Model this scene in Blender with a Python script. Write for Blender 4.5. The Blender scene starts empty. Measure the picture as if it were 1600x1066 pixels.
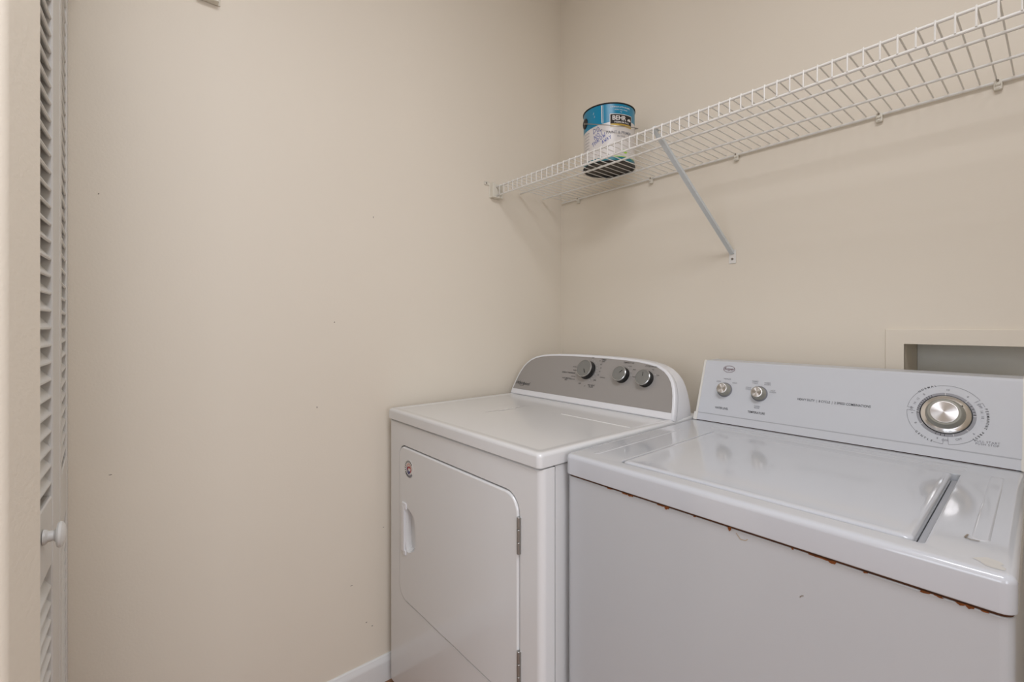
import bpy, bmesh, math, random
from math import sin, cos, pi, radians as R, atan2, sqrt
from mathutils import Vector, Matrix
random.seed(7)
S = bpy.context.scene
COL = S.collection

# ------------------------------------------------------------------ camera
F_PX, HEADING, HORIZON = 719.57, 140.12, 507.9
cam_d = bpy.data.cameras.new('camera'); cam = bpy.data.objects.new('camera', cam_d); COL.objects.link(cam)
cam_d.sensor_fit = 'HORIZONTAL'; cam_d.sensor_width = 36.0
cam_d.lens = F_PX / 1600 * 36.0
cam_d.shift_y = -(533.0 - HORIZON) / 1600
cam_d.clip_start = 0.02
cam.location = (1.4889, -1.5416, 1.2113)
cam.rotation_euler = (R(90), 0, R(HEADING - 90))
S.camera = cam

# ------------------------------------------------------------------ world, large lights, exposure
W = bpy.data.worlds.new('world'); S.world = W; W.use_nodes = True
W.node_tree.nodes['Background'].inputs[0].default_value = (0.80, 0.90, 1.0, 1)
W.node_tree.nodes['Background'].inputs[1].default_value = 1.0
S.view_settings.view_transform = 'Standard'; S.view_settings.look = 'None'
S.view_settings.gamma = 1.0; S.view_settings.use_curve_mapping = False
S.view_settings.exposure = 0.0

WINDOW_W, LAMP_A, HALL_W, LAMP_COL = 33, 26, 19, (0.88, 0.895, 0.975)     # watts of daylight, ceiling lamp, hall fill
def area_light(name, loc, rot, sx, sy, power, col):
    l = bpy.data.lights.new(name, 'AREA'); l.shape = 'RECTANGLE'; l.size = sx; l.size_y = sy
    l.energy = power; l.color = col
    o = bpy.data.objects.new(name, l); COL.objects.link(o); o.location = loc; o.rotation_euler = rot
    return o
# daylight entering through the window of the room the alcove opens to, to the right of the camera
area_light('window_daylight', (4.10, -2.20, 1.55), (R(90), 0, R(90)), 2.0, 1.5, WINDOW_W, (0.88, 0.895, 0.975))

# added fill from an unseen hall window, brightens the back wall head-on
area_light('hall_fill_light', (1.75, -3.93, 1.50), (R(90), 0, 0), 1.7, 1.3, HALL_W, (0.88, 0.895, 0.975))

# ------------------------------------------------------------------ materials
MATS = {}
def mat(name, col, rough=0.5, metal=0.0, coat=0.0, spec=0.5, emit=None, aniso=0.0):
    m = bpy.data.materials.new(name); m.use_nodes = True
    b = m.node_tree.nodes['Principled BSDF']
    b.inputs['Base Color'].default_value = (*col, 1); b.inputs['Roughness'].default_value = rough
    b.inputs['Metallic'].default_value = metal; b.inputs['Coat Weight'].default_value = coat
    b.inputs['Coat Roughness'].default_value = 0.06
    b.inputs['Specular IOR Level'].default_value = spec
    if aniso: b.inputs['Anisotropic'].default_value = aniso
    if emit:
        b.inputs['Emission Color'].default_value = (*emit[0], 1); b.inputs['Emission Strength'].default_value = emit[1]
    MATS[name] = m
    return m
def nodes(m): return m.node_tree.nodes, m.node_tree.links, m.node_tree.nodes['Principled BSDF']
def vary(m, scale, amount, coords='Object', detail=3.0):
    """gentle colour mottling"""
    N, L, b = nodes(m)
    tc = N.new('ShaderNodeTexCoord'); nz = N.new('ShaderNodeTexNoise'); nz.inputs['Scale'].default_value = scale; nz.inputs['Detail'].default_value = detail
    mr = N.new('ShaderNodeMapRange'); mr.inputs[3].default_value = 1 - amount; mr.inputs[4].default_value = 1 + amount
    hs = N.new('ShaderNodeHueSaturation'); hs.inputs['Color'].default_value = b.inputs['Base Color'].default_value
    L.new(tc.outputs[coords], nz.inputs['Vector']); L.new(nz.outputs['Fac'], mr.inputs[0]); L.new(mr.outputs[0], hs.inputs['Value'])
    L.new(hs.outputs[0], b.inputs['Base Color'])
def bump(m, scale, strength, dist=0.001, detail=4.0, patch=False):
    N, L, b = nodes(m)
    tc = N.new('ShaderNodeTexCoord'); nz = N.new('ShaderNodeTexNoise'); nz.inputs['Scale'].default_value = scale; nz.inputs['Detail'].default_value = detail
    bp = N.new('ShaderNodeBump'); bp.inputs['Strength'].default_value = strength; bp.inputs['Distance'].default_value = dist
    L.new(tc.outputs['Object'], nz.inputs['Vector']); L.new(nz.outputs['Fac'], bp.inputs['Height']); L.new(bp.outputs[0], b.inputs['Normal'])
    if patch:   # a skim-coated, rougher plaster band at the door end of the wall
        sx = N.new('ShaderNodeSeparateXYZ'); L.new(tc.outputs['Object'], sx.inputs[0])
        mr = N.new('ShaderNodeMapRange'); mr.inputs[1].default_value = -1.47; mr.inputs[2].default_value = -1.55
        mr.inputs[3].default_value = strength; mr.inputs[4].default_value = min(1, strength * 2.6)
        L.new(sx.outputs['Y'], mr.inputs[0]); L.new(mr.outputs[0], bp.inputs['Strength'])

WALL_COL = (0.80, 0.73, 0.615)
wall_m = mat('wall_paint', WALL_COL, 0.55, spec=0.3); vary(wall_m, 2.2, 0.018); bump(wall_m, 170, 0.16, patch=True)
ceil_m = mat('ceiling_paint', (0.80, 0.78, 0.74), 0.8); bump(ceil_m, 120, 0.3)
trim_m = mat('trim_paint', (0.79, 0.79, 0.77), 0.35); vary(trim_m, 6, 0.02)
door_m = mat('door_paint', (0.76, 0.75, 0.72), 0.4); vary(door_m, 5, 0.02)
floor_m = mat('floor_wood', (0.30, 0.15, 0.08), 0.35); vary(floor_m, 8, 0.2)
jam_m = wall_m
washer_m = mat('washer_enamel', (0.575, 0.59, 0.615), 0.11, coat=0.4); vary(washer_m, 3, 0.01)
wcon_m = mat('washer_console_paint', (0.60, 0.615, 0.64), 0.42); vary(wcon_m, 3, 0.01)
washerf_m = mat('washer_enamel_shaded', (0.52, 0.53, 0.54), 0.28, coat=0.2); vary(washerf_m, 3, 0.015)  # darker copy of the washer enamel, dimness of the front put into the colour
cream_m = mat('aged_plastic', (0.74, 0.72, 0.66), 0.4)
dryer_m = mat('dryer_enamel', (0.735, 0.735, 0.725), 0.2, coat=0.3); vary(dryer_m, 3, 0.012)
bezel_m = mat('dryer_console_plastic', (0.78, 0.78, 0.79), 0.28)
panel_m = mat('grey_silver_panel', (0.345, 0.325, 0.305), 0.34, metal=0.15); vary(panel_m, 400, 0.02)
black_m = mat('black_plastic', (0.006, 0.006, 0.006), 0.35)
dark_m = mat('dark_gap', (0.02, 0.017, 0.014), 0.8)
knobface_m = mat('knob_grey_face', (0.21, 0.205, 0.185), 0.45, metal=0.0, spec=0.3)
knobrim_m = mat('knob_bright_rim', (0.62, 0.62, 0.60), 0.2, metal=0.8)
knobolive_m = mat('knob_grey_green', (0.33, 0.32, 0.27), 0.4)
steel_m = mat('brushed_metal', (0.72, 0.70, 0.68), 0.34, metal=1.0, aniso=0.9)
N_, L_, b_ = nodes(steel_m); tg = N_.new('ShaderNodeTangent'); tg.direction_type = 'RADIAL'; tg.axis = 'Z'; L_.new(tg.outputs[0], b_.inputs['Tangent'])
chrome_m = mat('chrome_skirt', (0.80, 0.79, 0.78), 0.16, metal=1.0)
ringgrey_m = mat('dial_ring_grey', (0.30, 0.30, 0.32), 0.4)
print_m = mat('print_black', (0.02, 0.02, 0.022), 0.5)
printg_m = mat('print_grey', (0.20, 0.20, 0.22), 0.5)
printw_m = mat('print_white', (0.75, 0.74, 0.72), 0.5)
printred_m = mat('print_maroon', (0.10, 0.02, 0.03), 0.5)
groove_m = mat('groove_grey', (0.42, 0.43, 0.45), 0.4)
wire_m = mat('wire_vinyl', (0.80, 0.78, 0.73), 0.4)
clip_m = mat('clip_plastic', (0.76, 0.72, 0.62), 0.45)
brace_m = mat('brace_steel_white', (0.66, 0.70, 0.71), 0.35)
rust_m = mat('rust', (0.22, 0.065, 0.012), 0.9); vary(rust_m, 300, 0.5)
seam_m = mat('rusty_seam', (0.075, 0.028, 0.010), 0.9); vary(seam_m, 60, 0.6)
stain_m = mat('yellow_stain', (0.585, 0.57, 0.53), 0.25)
hinge_m = mat('hinge_metal', (0.36, 0.35, 0.33), 0.35, metal=0.8)
scuff_m = mat('scuff', (0.25, 0.21, 0.165), 0.9)
canw_m = mat('label_white', (0.72, 0.68, 0.64), 0.4)
tin_m = mat('tin', (0.55, 0.52, 0.48), 0.3, metal=1.0)
ink_m = mat('blue_ink', (0.07, 0.10, 0.36), 0.5)
gold_m = mat('label_gold', (0.55, 0.36, 0.06), 0.4)
green_m = mat('label_green', (0.36, 0.62, 0.06), 0.5)
red_m = mat('sticker_red', (0.45, 0.03, 0.03), 0.5)
blue_m = mat('sticker_blue', (0.03, 0.03, 0.16), 0.5)
pink_m = mat('sticker_pink', (0.62, 0.40, 0.34), 0.5)
lampglass_m = mat('lamp_glass', (0.9, 0.88, 0.82), 0.4, emit=((0.9, 0.95, 1.0), 1.0))
glass_m = mat('window_glass', (0.9, 0.95, 1.0), 0.05)
b_ = glass_m.node_tree.nodes['Principled BSDF']; b_.inputs['Transmission Weight'].default_value = 1.0
# printed can label: bands by height
can_m = mat('can_label', (0.7, 0.66, 0.62), 0.3)
def can_label():
    N, L, b = nodes(can_m)
    tc = N.new('ShaderNodeTexCoord'); sx = N.new('ShaderNodeSeparateXYZ'); L.new(tc.outputs['Object'], sx.inputs[0])
    # the white field is a shallow arch: its top falls away to the left
    m1 = N.new('ShaderNodeMath'); m1.operation = 'MULTIPLY_ADD'; m1.inputs[1].default_value = -0.12; L.new(sx.outputs['X'], m1.inputs[0]); L.new(sx.outputs['Z'], m1.inputs[2])
    g1 = N.new('ShaderNodeMath'); g1.operation = 'GREATER_THAN'; g1.inputs[1].default_value = 0.1365; L.new(m1.outputs[0], g1.inputs[0])
    g2 = N.new('ShaderNodeMath'); g2.operation = 'LESS_THAN'; g2.inputs[1].default_value = 0.0165; L.new(sx.outputs['Z'], g2.inputs[0])
    a = N.new('ShaderNodeMixRGB'); a.inputs[1].default_value = (0.69, 0.65, 0.61, 1); a.inputs[2].default_value = (0.0, 0.21, 0.36, 1); L.new(g1.outputs[0], a.inputs[0])
    c = N.new('ShaderNodeMixRGB'); c.inputs[2].default_value = (0.0, 0.17, 0.21, 1); L.new(g2.outputs[0], c.inputs[0]); L.new(a.outputs[0], c.inputs[1])
    L.new(c.outputs[0], b.inputs['Base Color'])
can_label()

# ------------------------------------------------------------------ helpers
def finish(bm, m, angle=32, smooth=True):
    bmesh.ops.remove_doubles(bm, verts=bm.verts, dist=1e-6)
    bmesh.ops.recalc_face_normals(bm, faces=bm.faces)
    me = bpy.data.meshes.new('mesh')
    for f in bm.faces: f.smooth = smooth
    bm.to_mesh(me); bm.free()
    if smooth: me.set_sharp_from_angle(angle=R(angle))
    me.materials.append(m)
    return me
def obj(name, bm_or_me, m=None, parent=None, loc=None, rot=None, angle=32, smooth=True):
    me = bm_or_me if isinstance(bm_or_me, bpy.types.Mesh) else finish(bm_or_me, m, angle, smooth)
    o = bpy.data.objects.new(name, me); COL.objects.link(o); o.parent = parent
    if loc: o.location = loc
    if rot: o.rotation_euler = rot
    if len(me.polygons) and me.polygons[0].use_smooth and len(me.polygons) > 5:
        wn_ = o.modifiers.new('weighted_normals', 'WEIGHTED_NORMAL'); wn_.keep_sharp = True; wn_.weight = 60
    return o
def empty(name, loc, rz=0):
    o = bpy.data.objects.new(name, None); COL.objects.link(o); o.location = loc; o.rotation_euler = (0, 0, rz)
    o.empty_display_size = 0.05
    return o
def tag(o, label=None, cat=None, group=None, kind=None):
    if label: o['label'] = label
    if cat: o['category'] = cat
    if group: o['group'] = group
    if kind: o['kind'] = kind
    return o
def rbox(bm, x0, x1, y0, y1, z0, z1, r=0.0, seg=2):
    g = bmesh.ops.create_cube(bm, size=1.0)
    vs = g['verts']
    for v in vs:
        v.co = Vector((x0 + (v.co.x + .5) * (x1 - x0), y0 + (v.co.y + .5) * (y1 - y0), z0 + (v.co.z + .5) * (z1 - z0)))
    if r > 0:
        es = list({e for v in vs for e in v.link_edges})
        bmesh.ops.bevel(bm, geom=es, offset=r, segments=seg, profile=0.5, affect='EDGES')
    return bm
def box(x0, x1, y0, y1, z0, z1, r=0.0, seg=2):
    return rbox(bmesh.new(), x0, x1, y0, y1, z0, z1, r, seg)
def loft(bm, loops, cap0=False, cap1=False, closed=True):
    rows = [[bm.verts.new(p) for p in lp] for lp in loops]
    n = len(rows[0])
    for a, b in zip(rows, rows[1:]):
        for i in range(n if closed else n - 1):
            j = (i + 1) % n
            bm.faces.new((a[i], a[j], b[j], b[i]))
    if cap0: bm.faces.new(rows[0][::-1])
    if cap1: bm.faces.new(rows[-1])
    return bm
def rrect(x0, x1, y0, y1, r, n=8):
    """2D rounded rectangle, r a number or (bl, br, tr, tl)"""
    rs = r if isinstance(r, (tuple, list)) else (r,) * 4
    P = []
    for (cx, cy, rr, a0) in ((x0 + rs[0], y0 + rs[0], rs[0], 180), (x1 - rs[1], y0 + rs[1], rs[1], 270),
                             (x1 - rs[2], y1 - rs[2], rs[2], 0), (x0 + rs[3], y1 - rs[3], rs[3], 90)):
        for i in range(n + 1):
            a = R(a0 + 90 * i / n); P.append((cx + rr * cos(a), cy + rr * sin(a)))
    return P
def circ(r, n=32, cx=0, cy=0): return [(cx + r * cos(2 * pi * i / n), cy + r * sin(2 * pi * i / n)) for i in range(n)]
def lathe(bm, prof, n=32, M=None, caps=True):
    """profile of (radius, height) turned round local z, then placed with M"""
    loops = []
    for (r, h) in prof:
        lp = [Vector((r * cos(2 * pi * i / n), r * sin(2 * pi * i / n), h)) for i in range(n)]
        loops.append([M @ p for p in lp] if M else lp)
    return loft(bm, loops, cap0=caps and prof[0][0] > 1e-6, cap1=caps and prof[-1][0] > 1e-6)
def tube(bm, pts, r, n=8, caps=True):
    pts = [Vector(p) for p in pts]
    loops = []
    up = None
    for i, p in enumerate(pts):
        t = (pts[min(i + 1, len(pts) - 1)] - pts[max(i - 1, 0)]).normalized()
        if up is None:
            a = Vector((0, 0, 1)) if abs(t.z) < 0.9 else Vector((0, 1, 0))
            up = (a - t * a.dot(t)).normalized()
        else:
            up = (up - t * up.dot(t)).normalized()
        s = t.cross(up)
        loops.append([p + (up * cos(2 * pi * k / n) + s * sin(2 * pi * k / n)) * r for k in range(n)])
    return loft(bm, loops, caps, caps)
def text_mesh(body, size, ax='CENTER', shear=0.0, spacing=1.0, bold=0.0):
    c = bpy.data.curves.new('txt', 'FONT'); c.body = body; c.size = size; c.align_x = ax; c.align_y = 'CENTER'
    c.shear = shear; c.space_character = spacing; c.offset = min(bold, size * 0.009 if size < .015 else bold); c.resolution_u = 3; c.space_line = 0.9
    o = bpy.data.objects.new('txt', c); COL.objects.link(o)
    dg = bpy.context.evaluated_depsgraph_get()
    me = bpy.data.meshes.new_from_object(o.evaluated_get(dg))
    bpy.data.objects.remove(o); bpy.data.curves.remove(c)
    return me
def mapped(me, fn, m):
    for v in me.vertices: v.co = fn(v.co.x, v.co.y)
    me.materials.clear(); me.materials.append(m); me.update()
    return me
class Plane:
    """a flat face: origin, right axis, up axis; lifts prints off the face by a hair"""
    def __init__(s, o, ex, ey):
        s.o = Vector(o); s.ex = Vector(ex).normalized(); s.ey = Vector(ey).normalized(); s.n = s.ex.cross(s.ey)
    def p(s, x, y, h=0.0): return s.o + s.ex * x + s.ey * y + s.n * h
    def mat(s, x, y, h=0.0):
        M = Matrix((s.ex, s.ey, s.n)).transposed().to_4x4(); M.translation = s.p(x, y, h); return M
    def text(s, parent, body, x, y, size, m, ax='CENTER', rot=0.0, lift=0.0005, name='lettering', fit=None, **k):
        me = text_mesh(body, size, ax, **k)
        if fit:
            w = max(v.co.x for v in me.vertices) - min(v.co.x for v in me.vertices)
            for v in me.vertices: v.co.x *= fit / w
        ca, sa = cos(rot), sin(rot)
        return obj(name, mapped(me, lambda u, v: s.p(x + u * ca - v * sa, y + u * sa + v * ca, lift), m), parent=parent)
def arc_strip(bm, pl, cx, cy, r, w, a0, a1, lift=0.0005, n=None):
    n = n or max(2, int(abs(a1 - a0) / 4))
    rows = []
    for i in range(n + 1):
        a = R(a0 + (a1 - a0) * i / n)
        rows.append((bm.verts.new(pl.p(cx + (r - w / 2) * cos(a), cy + (r - w / 2) * sin(a), lift)),
                     bm.verts.new(pl.p(cx + (r + w / 2) * cos(a), cy + (r + w / 2) * sin(a), lift))))
    for a, b in zip(rows, rows[1:]): bm.faces.new((a[0], a[1], b[1], b[0]))
def line_strip(bm, pl, x0, y0, x1, y1, w, lift=0.0005):
    d = Vector((x1 - x0, y1 - y0)).normalized(); nx, ny = -d.y * w / 2, d.x * w / 2
    bm.faces.new([bm.verts.new(pl.p(a, b, lift)) for a, b in ((x0 - nx, y0 - ny), (x1 - nx, y1 - ny), (x1 + nx, y1 + ny), (x0 + nx, y0 + ny))])
def blob(bm, fn, rx, ry, seed, n=14, rough=0.4):
    rnd = random.Random(seed)
    ph = [rnd.uniform(0, 6.28) for _ in range(3)]
    P = []
    for i in range(n):
        a = 2 * pi * i / n
        k = 1 + rough * (0.5 * sin(2 * a + ph[0]) + 0.35 * sin(3 * a + ph[1]) + 0.3 * sin(5 * a + ph[2]))
        P.append(bm.verts.new(fn(rx * k * cos(a), ry * k * sin(a))))
    bm.faces.new(P)

# ------------------------------------------------------------------ setting
XR, YF, H = 1.75, -1.625, 2.86          # right wall, inner face of the front wall, ceiling
bm = box(-2.2, 4.2, -4.1, 0.3, -0.1, 0.0); tag(obj('floor', bm, floor_m), 'reddish brown floor, a sliver showing beside the dryer', kind='structure')
bm = box(-2.2, 4.2, -4.1, 0.3, H, H + 0.1); tag(obj('ceiling', bm, ceil_m), kind='structure')
bm = box(-0.12, 0.0, -1.76, 0.3, 0, H); wl = tag(obj('wall_left', bm, wall_m, smooth=False), 'bare beige painted side wall with faint scuffs', kind='structure')
bm = box(XR, XR + 0.12, -0.95, 0.3, 0, H); tag(obj('wall_right', bm, wall_m, smooth=False), kind='structure')  # unseen, cut short to admit light from the right yet shade the washer side
# back wall with the recess for the washer hook-ups
RX0, RX1, RZ0, RZ1, RD = 1.2256, 1.566, 0.90, 1.1625, 0.165
bm = bmesh.new()
rbox(bm, 0, RX0, 0, 0.3, 0, H); rbox(bm, RX1, XR, 0, 0.3, 0, H); rbox(bm, RX0, RX1, 0, 0.3, 0, RZ0); rbox(bm, RX0, RX1, 0, 0.3, RZ1, H)
rbox(bm, RX0, RX1, RD, 0.3, RZ0, RZ1)
wb = tag(obj('wall_back', bm, wall_m, smooth=False), 'beige painted back wall above the washer and dryer', kind='structure')
obj('recess_lining', box(RX0 + .001, RX1 - .001, RD - .004, RD - .0005, RZ0 + .001, RZ1 - .001), mat('unpainted_lining', (0.80, 0.79, 0.72), 0.6), wb)
# flat painted frame round the recess
FW = 0.0385
bm = bmesh.new()
o_ = rrect(RX0 - FW, RX1 + FW, RZ0 - FW, RZ1 + FW, 0.001, 1); i_ = rrect(RX0, RX1, RZ0, RZ1, 0.001, 1)
loft(bm, [[(x, 0.0, z) for x, z in o_], [(x, -0.0035, z) for x, z in o_], [(x + (0.0015 if x < 1.4 else -0.0015), -0.005, z + (0.0015 if z < 1.05 else -0.0015)) for x, z in o_],
          [(x, -0.005, z) for x, z in i_], [(x, 0.004, z) for x, z in i_]])
tag(obj('trim_1', bm, wall_m, angle=25), 'flat beige painted frame around the recess in the back wall', kind='structure')
# front wall: stub with a bullnose corner, header above the folding door
bm = bmesh.new()
SX0, SX1 = 0.65, 0.8615
# the inner face is splayed to catch more window light and ends in a rounded corner
prof = [(SX0, YF - 0.14), (SX0, YF - 0.004), (SX0 + 0.004, YF - .0016)]
C1, rb = (0.6895, -1.6590), 0.013
for i in range(9):
    a = R(62 - 62 * i / 8); prof.append((C1[0] + rb * cos(a), C1[1] + rb * sin(a)))
prof += [(C1[0] + rb, YF - 0.128), (C1[0] + rb - .012, YF - .14)]
loft(bm, [[(x, y, 0) for x, y in prof], [(x, y, H) for x, y in prof]], True, True)
ws = tag(obj('wall_front', bm, wall_m), 'beige wall end with a rounded corner at the photo edge', kind='structure')
tag(obj('wall_front', box(0, SX0, YF - 0.12, YF, 2.06, H), wall_m, smooth=False), kind='structure')
tag(obj('wall_front', box(-2.2, -0.12, YF - 0.12, YF, 0, H), wall_m, smooth=False), kind='structure')
tag(obj('wall_room', box(XR + 0.12, 4.2, -0.12, 0, 0, H), wall_m, smooth=False), kind='structure')
# hall beyond the opening, with a window added for the fill light
tag(obj('wall_hall', box(-2.32, -2.2, -4.1, YF, 0, H), wall_m, smooth=False), kind='structure')
HX_0, HX_1, HZ_0, HZ_1 = 0.85, 2.65, 0.80, 2.20
bm = bmesh.new()
rbox(bm, -2.2, HX_0, -4.1, -3.98, 0, H); rbox(bm, HX_1, 4.2, -4.1, -3.98, 0, H); rbox(bm, HX_0, HX_1, -4.1, -3.98, 0, HZ_0); rbox(bm, HX_0, HX_1, -4.1, -3.98, HZ_1, H)
tag(obj('wall_hall', bm, wall_m, smooth=False), kind='structure')
WY0, WY1, WZ0, WZ1 = -3.25, -1.15, 0.75, 2.35
bm = bmesh.new()
rbox(bm, 4.2, 4.32, -4.1, WY0, 0, H); rbox(bm, 4.2, 4.32, WY1, 0, 0, H); rbox(bm, 4.2, 4.32, WY0, WY1, 0, WZ0); rbox(bm, 4.2, 4.32, WY0, WY1, WZ1, H)
tag(obj('wall_room', bm, wall_m, smooth=False), kind='structure')
def window(name, loc, rz, w_, h_):
    wn = tag(empty(name, loc, rz), kind='structure')
    bm = bmesh.new(); rbox(bm, 0, .05, -.03, .03, 0, h_); rbox(bm, w_ - .05, w_, -.03, .03, 0, h_); rbox(bm, .05, w_ - .05, -.03, .03, 0, .05); rbox(bm, .05, w_ - .05, -.03, .03, h_ - .05, h_)
    obj('window_frame', bm, trim_m, wn)
    obj('pane', box(.05, w_ - .05, -.004, .004, .05, h_ - .05), glass_m, wn)
window('window_1', (4.26, WY0, WZ0), R(90), WY1 - WY0, WZ1 - WZ0)
window('added_hall_window', (HX_0, -4.04, HZ_0), 0, HX_1 - HX_0, HZ_1 - HZ_0)  # unseen window added to go with the hall fill

tag(obj('niche_light_block', box(-0.12, 0.72, -2.12, -2.02, 0, H), wall_m, smooth=False), kind='structure')  # unseen walls added to block light behind the louvres
tag(obj('niche_light_block', box(0.62, 0.70, -2.02, YF - .14, 0, H), wall_m, smooth=False), kind='structure')
tag(obj('niche_light_block', box(-0.12, 0.0, -2.02, -1.76, 0, H), wall_m, smooth=False), kind='structure')
# baseboards
def baseboard(name, length, loc, rz, label=None):
    pr = [(0, 0), (0.013, 0), (0.013, 0.062), (0.011, 0.070), (0.0075, 0.076), (0.006, 0.082), (0.003, 0.0855), (0, 0.0855)]
    bm = bmesh.new(); loft(bm, [[(0, -y, z) for y, z in pr], [(length, -y, z) for y, z in pr]], True, True)
    return tag(obj(name, bm, trim_m, None, loc, (0, 0, rz), angle=20), label, kind='structure')
baseboard('baseboard_left', 1.64, (0.0, 0.0 - 1.645, 0), R(90), 'white moulded baseboard along the bare side wall')
baseboard('baseboard_back', XR, (0, 0, 0), 0)
baseboard('baseboard_right', 0.95, (XR, 0, 0), R(-90))
# small scuffs and nail holes of the bare wall
for k, (y, z, a, b) in enumerate(((-1.5945, 1.527, .0016, .0014), (-1.573, .846, .0028, .0012), (-1.61, 1.99, .002, .002), (-1.035, 1.22, .0012, .003), (-1.0885, .955, .0012, .0035), (-0.906, 1.574, .0012, .003),
                                  (-0.93, .22, .003, .0015), (-0.91, .20, .002, .002), (-.87, .52, .002, .0012), (-.98, .36, .004, .001))):
    bm = bmesh.new(); blob(bm, lambda u, v: Vector((0.0004, y + u, z + v)), a, b, k)
    obj('scuff_mark', bm, scuff_m, wl)

# ------------------------------------------------------------------ louvred folding door
door = tag(empty('door_1', (0.0, -1.647, 0.0)), 'white louvred folding door with a round knob at the photo edge', kind='structure')
LW, LT = 0.298, 0.028
def slat_mesh(x0, x1):
    bm = bmesh.new()
    # cross-section in y,z: from the far face (high) to the near face (low)
    d = Vector((0, 0.026, -0.034)).normalized(); n = Vector((0, -d.z, d.y))
    c = Vector((0, -LT / 2, 0)); hl, ht = 0.0185, 0.0026
    sec = [c - d * hl - n * ht * .6, c - d * (hl - .002) - n * ht, c + d * (hl - .002) - n * ht, c + d * hl - n * ht * .5, c + d * hl + n * ht * .5, c + d * (hl - .002) + n * ht, c - d * (hl - .002) + n * ht, c - d * hl + n * ht * .6]
    loft(bm, [[(x0, p.y, p.z) for p in sec], [(x1, p.y, p.z) for p in sec]], True, True)
    return finish(bm, door_m)
def make_leaf(loc, rz, stile0, stile1):
    bm = bmesh.new()
    rbox(bm, 0.002, stile0, -LT, 0, 0.012, 2.02, 0.002, 1); rbox(bm, LW - stile1, LW - 0.002, -LT, 0, 0.012, 2.02, 0.002, 1)
    for (a, b) in ((0.012, 0.13), (0.80, 0.917), (1.92, 2.02)): rbox(bm, stile0 - .001, LW - stile1 + .001, -LT + .001, -0.001, a, b, 0.002, 1)
    leaf = obj('leaf', bm, door_m, door, loc, (0, 0, rz))
    me = slat_mesh(stile0 - .002, LW - stile1 + .002)
    z = 0.150
    while z < 1.91:
        if not (0.785 < z < 0.932): obj('slat', me, parent=leaf, loc=(0, 0, z))
        z += 0.0297
    return leaf
make_leaf((0.004, 0.0, 0), R(2.0), 0.055, 0.05)
lA = make_leaf((0.302, 0.010, 0), R(-2.6), 0.068, 0.05)
# knob
bm = bmesh.new(); M = Matrix.Translation((0.150, 0.0, 0.874)) @ Matrix.Rotation(R(-90), 4, 'X')
lathe(bm, [(0.012, 0.0), (0.0115, 0.003), (0.0085, 0.006), (0.008, 0.012), (0.0105, 0.0145), (0.0185, 0.0165), (0.0205, 0.019), (0.0195, 0.022), (0.015, 0.0245), (0.008, 0.026), (0.0, 0.0264)], 28, M)
obj('knob', bm, trim_m, lA)
bm = box(0.0, 0.016, -0.05, -0.002, 0, 2.06); obj('jamb_stop', bm, trim_m, door)

# ------------------------------------------------------------------ dryer
DW, DD, DZ = 0.731, 0.69, 0.934
dr = tag(empty('dryer', (0.0397, -0.8665, 0.0), R(0.62)), 'white front-loading dryer with an arched grey control panel, in the corner', 'dryer')
# cabinet behind the front panel, slightly inset from it
bm = box(0.004, DW - 0.004, 0.0465, DD, 0.015, 0.899, 0.004); obj('cabinet', bm, dryer_m, dr)
bm = box(0.007, DW - 0.007, 0.036, 0.05, 0.03, 0.8975); obj('seam_gap', bm, dark_m, dr)
for x in (0.06, DW - 0.06):
    for y in (0.08, DD - 0.06):
        bm = bmesh.new(); lathe(bm, [(0.018, 0), (0.018, 0.008), (0.008, 0.009), (0.008, 0.02)], 16, Matrix.Translation((x, y, 0))); obj('foot', bm, black_m, dr)
# front panel with an opening for the door
DX0, DX1, DB, DT = 0.0715, 0.6610, 0.335, 0.829
DRAD = (0.05, 0.05, 0.048, 0.036)
def on_outer(P, x0, x1, z0, z1):
    """spread an inner loop onto the rectangle round it, by direction from its centre"""
    cx, cz = (x0 + x1) / 2, (z0 + z1) / 2
    out = []
    for (x, z) in P:
        dx, dz = x - cx, z - cz
        t = min(((x1 - cx) / dx if dx > 0 else (x0 - cx) / dx) if abs(dx) > 1e-9 else 9e9, ((z1 - cz) / dz if dz > 0 else (z0 - cz) / dz) if abs(dz) > 1e-9 else 9e9)
        out.append((cx + dx * t, cz + dz * t))
    for c in ((x0, z0), (x1, z0), (x1, z1), (x0, z1)):      # keep the corners square
        k = min(range(len(out)), key=lambda i: (out[i][0] - c[0]) ** 2 + (out[i][1] - c[1]) ** 2); out[k] = c
    return out
hole = rrect(DX0, DX1, DB, DT, DRAD, 8)
hole_in = rrect(DX0 + .0015, DX1 - .0015, DB + .0015, DT - .0015, [r - .0015 for r in DRAD], 8)
# dense outer rectangle with rounded vertical edges: use a loop with extra points
def densify(P, k=3):
    out = []
    for a, b in zip(P, P[1:] + P[:1]):
        for i in range(k): out.append((a[0] + (b[0] - a[0]) * i / k, a[1] + (b[1] - a[1]) * i / k))
    return out
hole = densify(hole, 2); hole_in = densify(hole_in, 2)
fx0, fx1, fz0, fz1 = 0.016, DW - 0.016, 0.034, 0.892
outer = on_outer(hole, fx0, fx1, fz0, fz1)
cxo, czo = (fx0 + fx1) / 2, (fz0 + fz1) / 2
def grow(P, gx, gz): return [(x + (gx if x > fx1 - 1e-4 else -gx if x < fx0 + 1e-4 else 0), z + (gz if z > fz1 - 1e-4 else -gz if z < fz0 + 1e-4 else 0)) for x, z in P]
bm = bmesh.new()
loops = [[(x, 0.012, z) for x, z in hole_in], [(x, 0.0015, z) for x, z in hole_in], [(x, 0.0, z) for x, z in hole]]
for i in range(6):
    a = R(90 * i / 5)
    loops.append([(x, 0.016 * (1 - cos(a)), z) for x, z in grow(outer, 0.016 * sin(a), 0.0065 * sin(a))])
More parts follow.
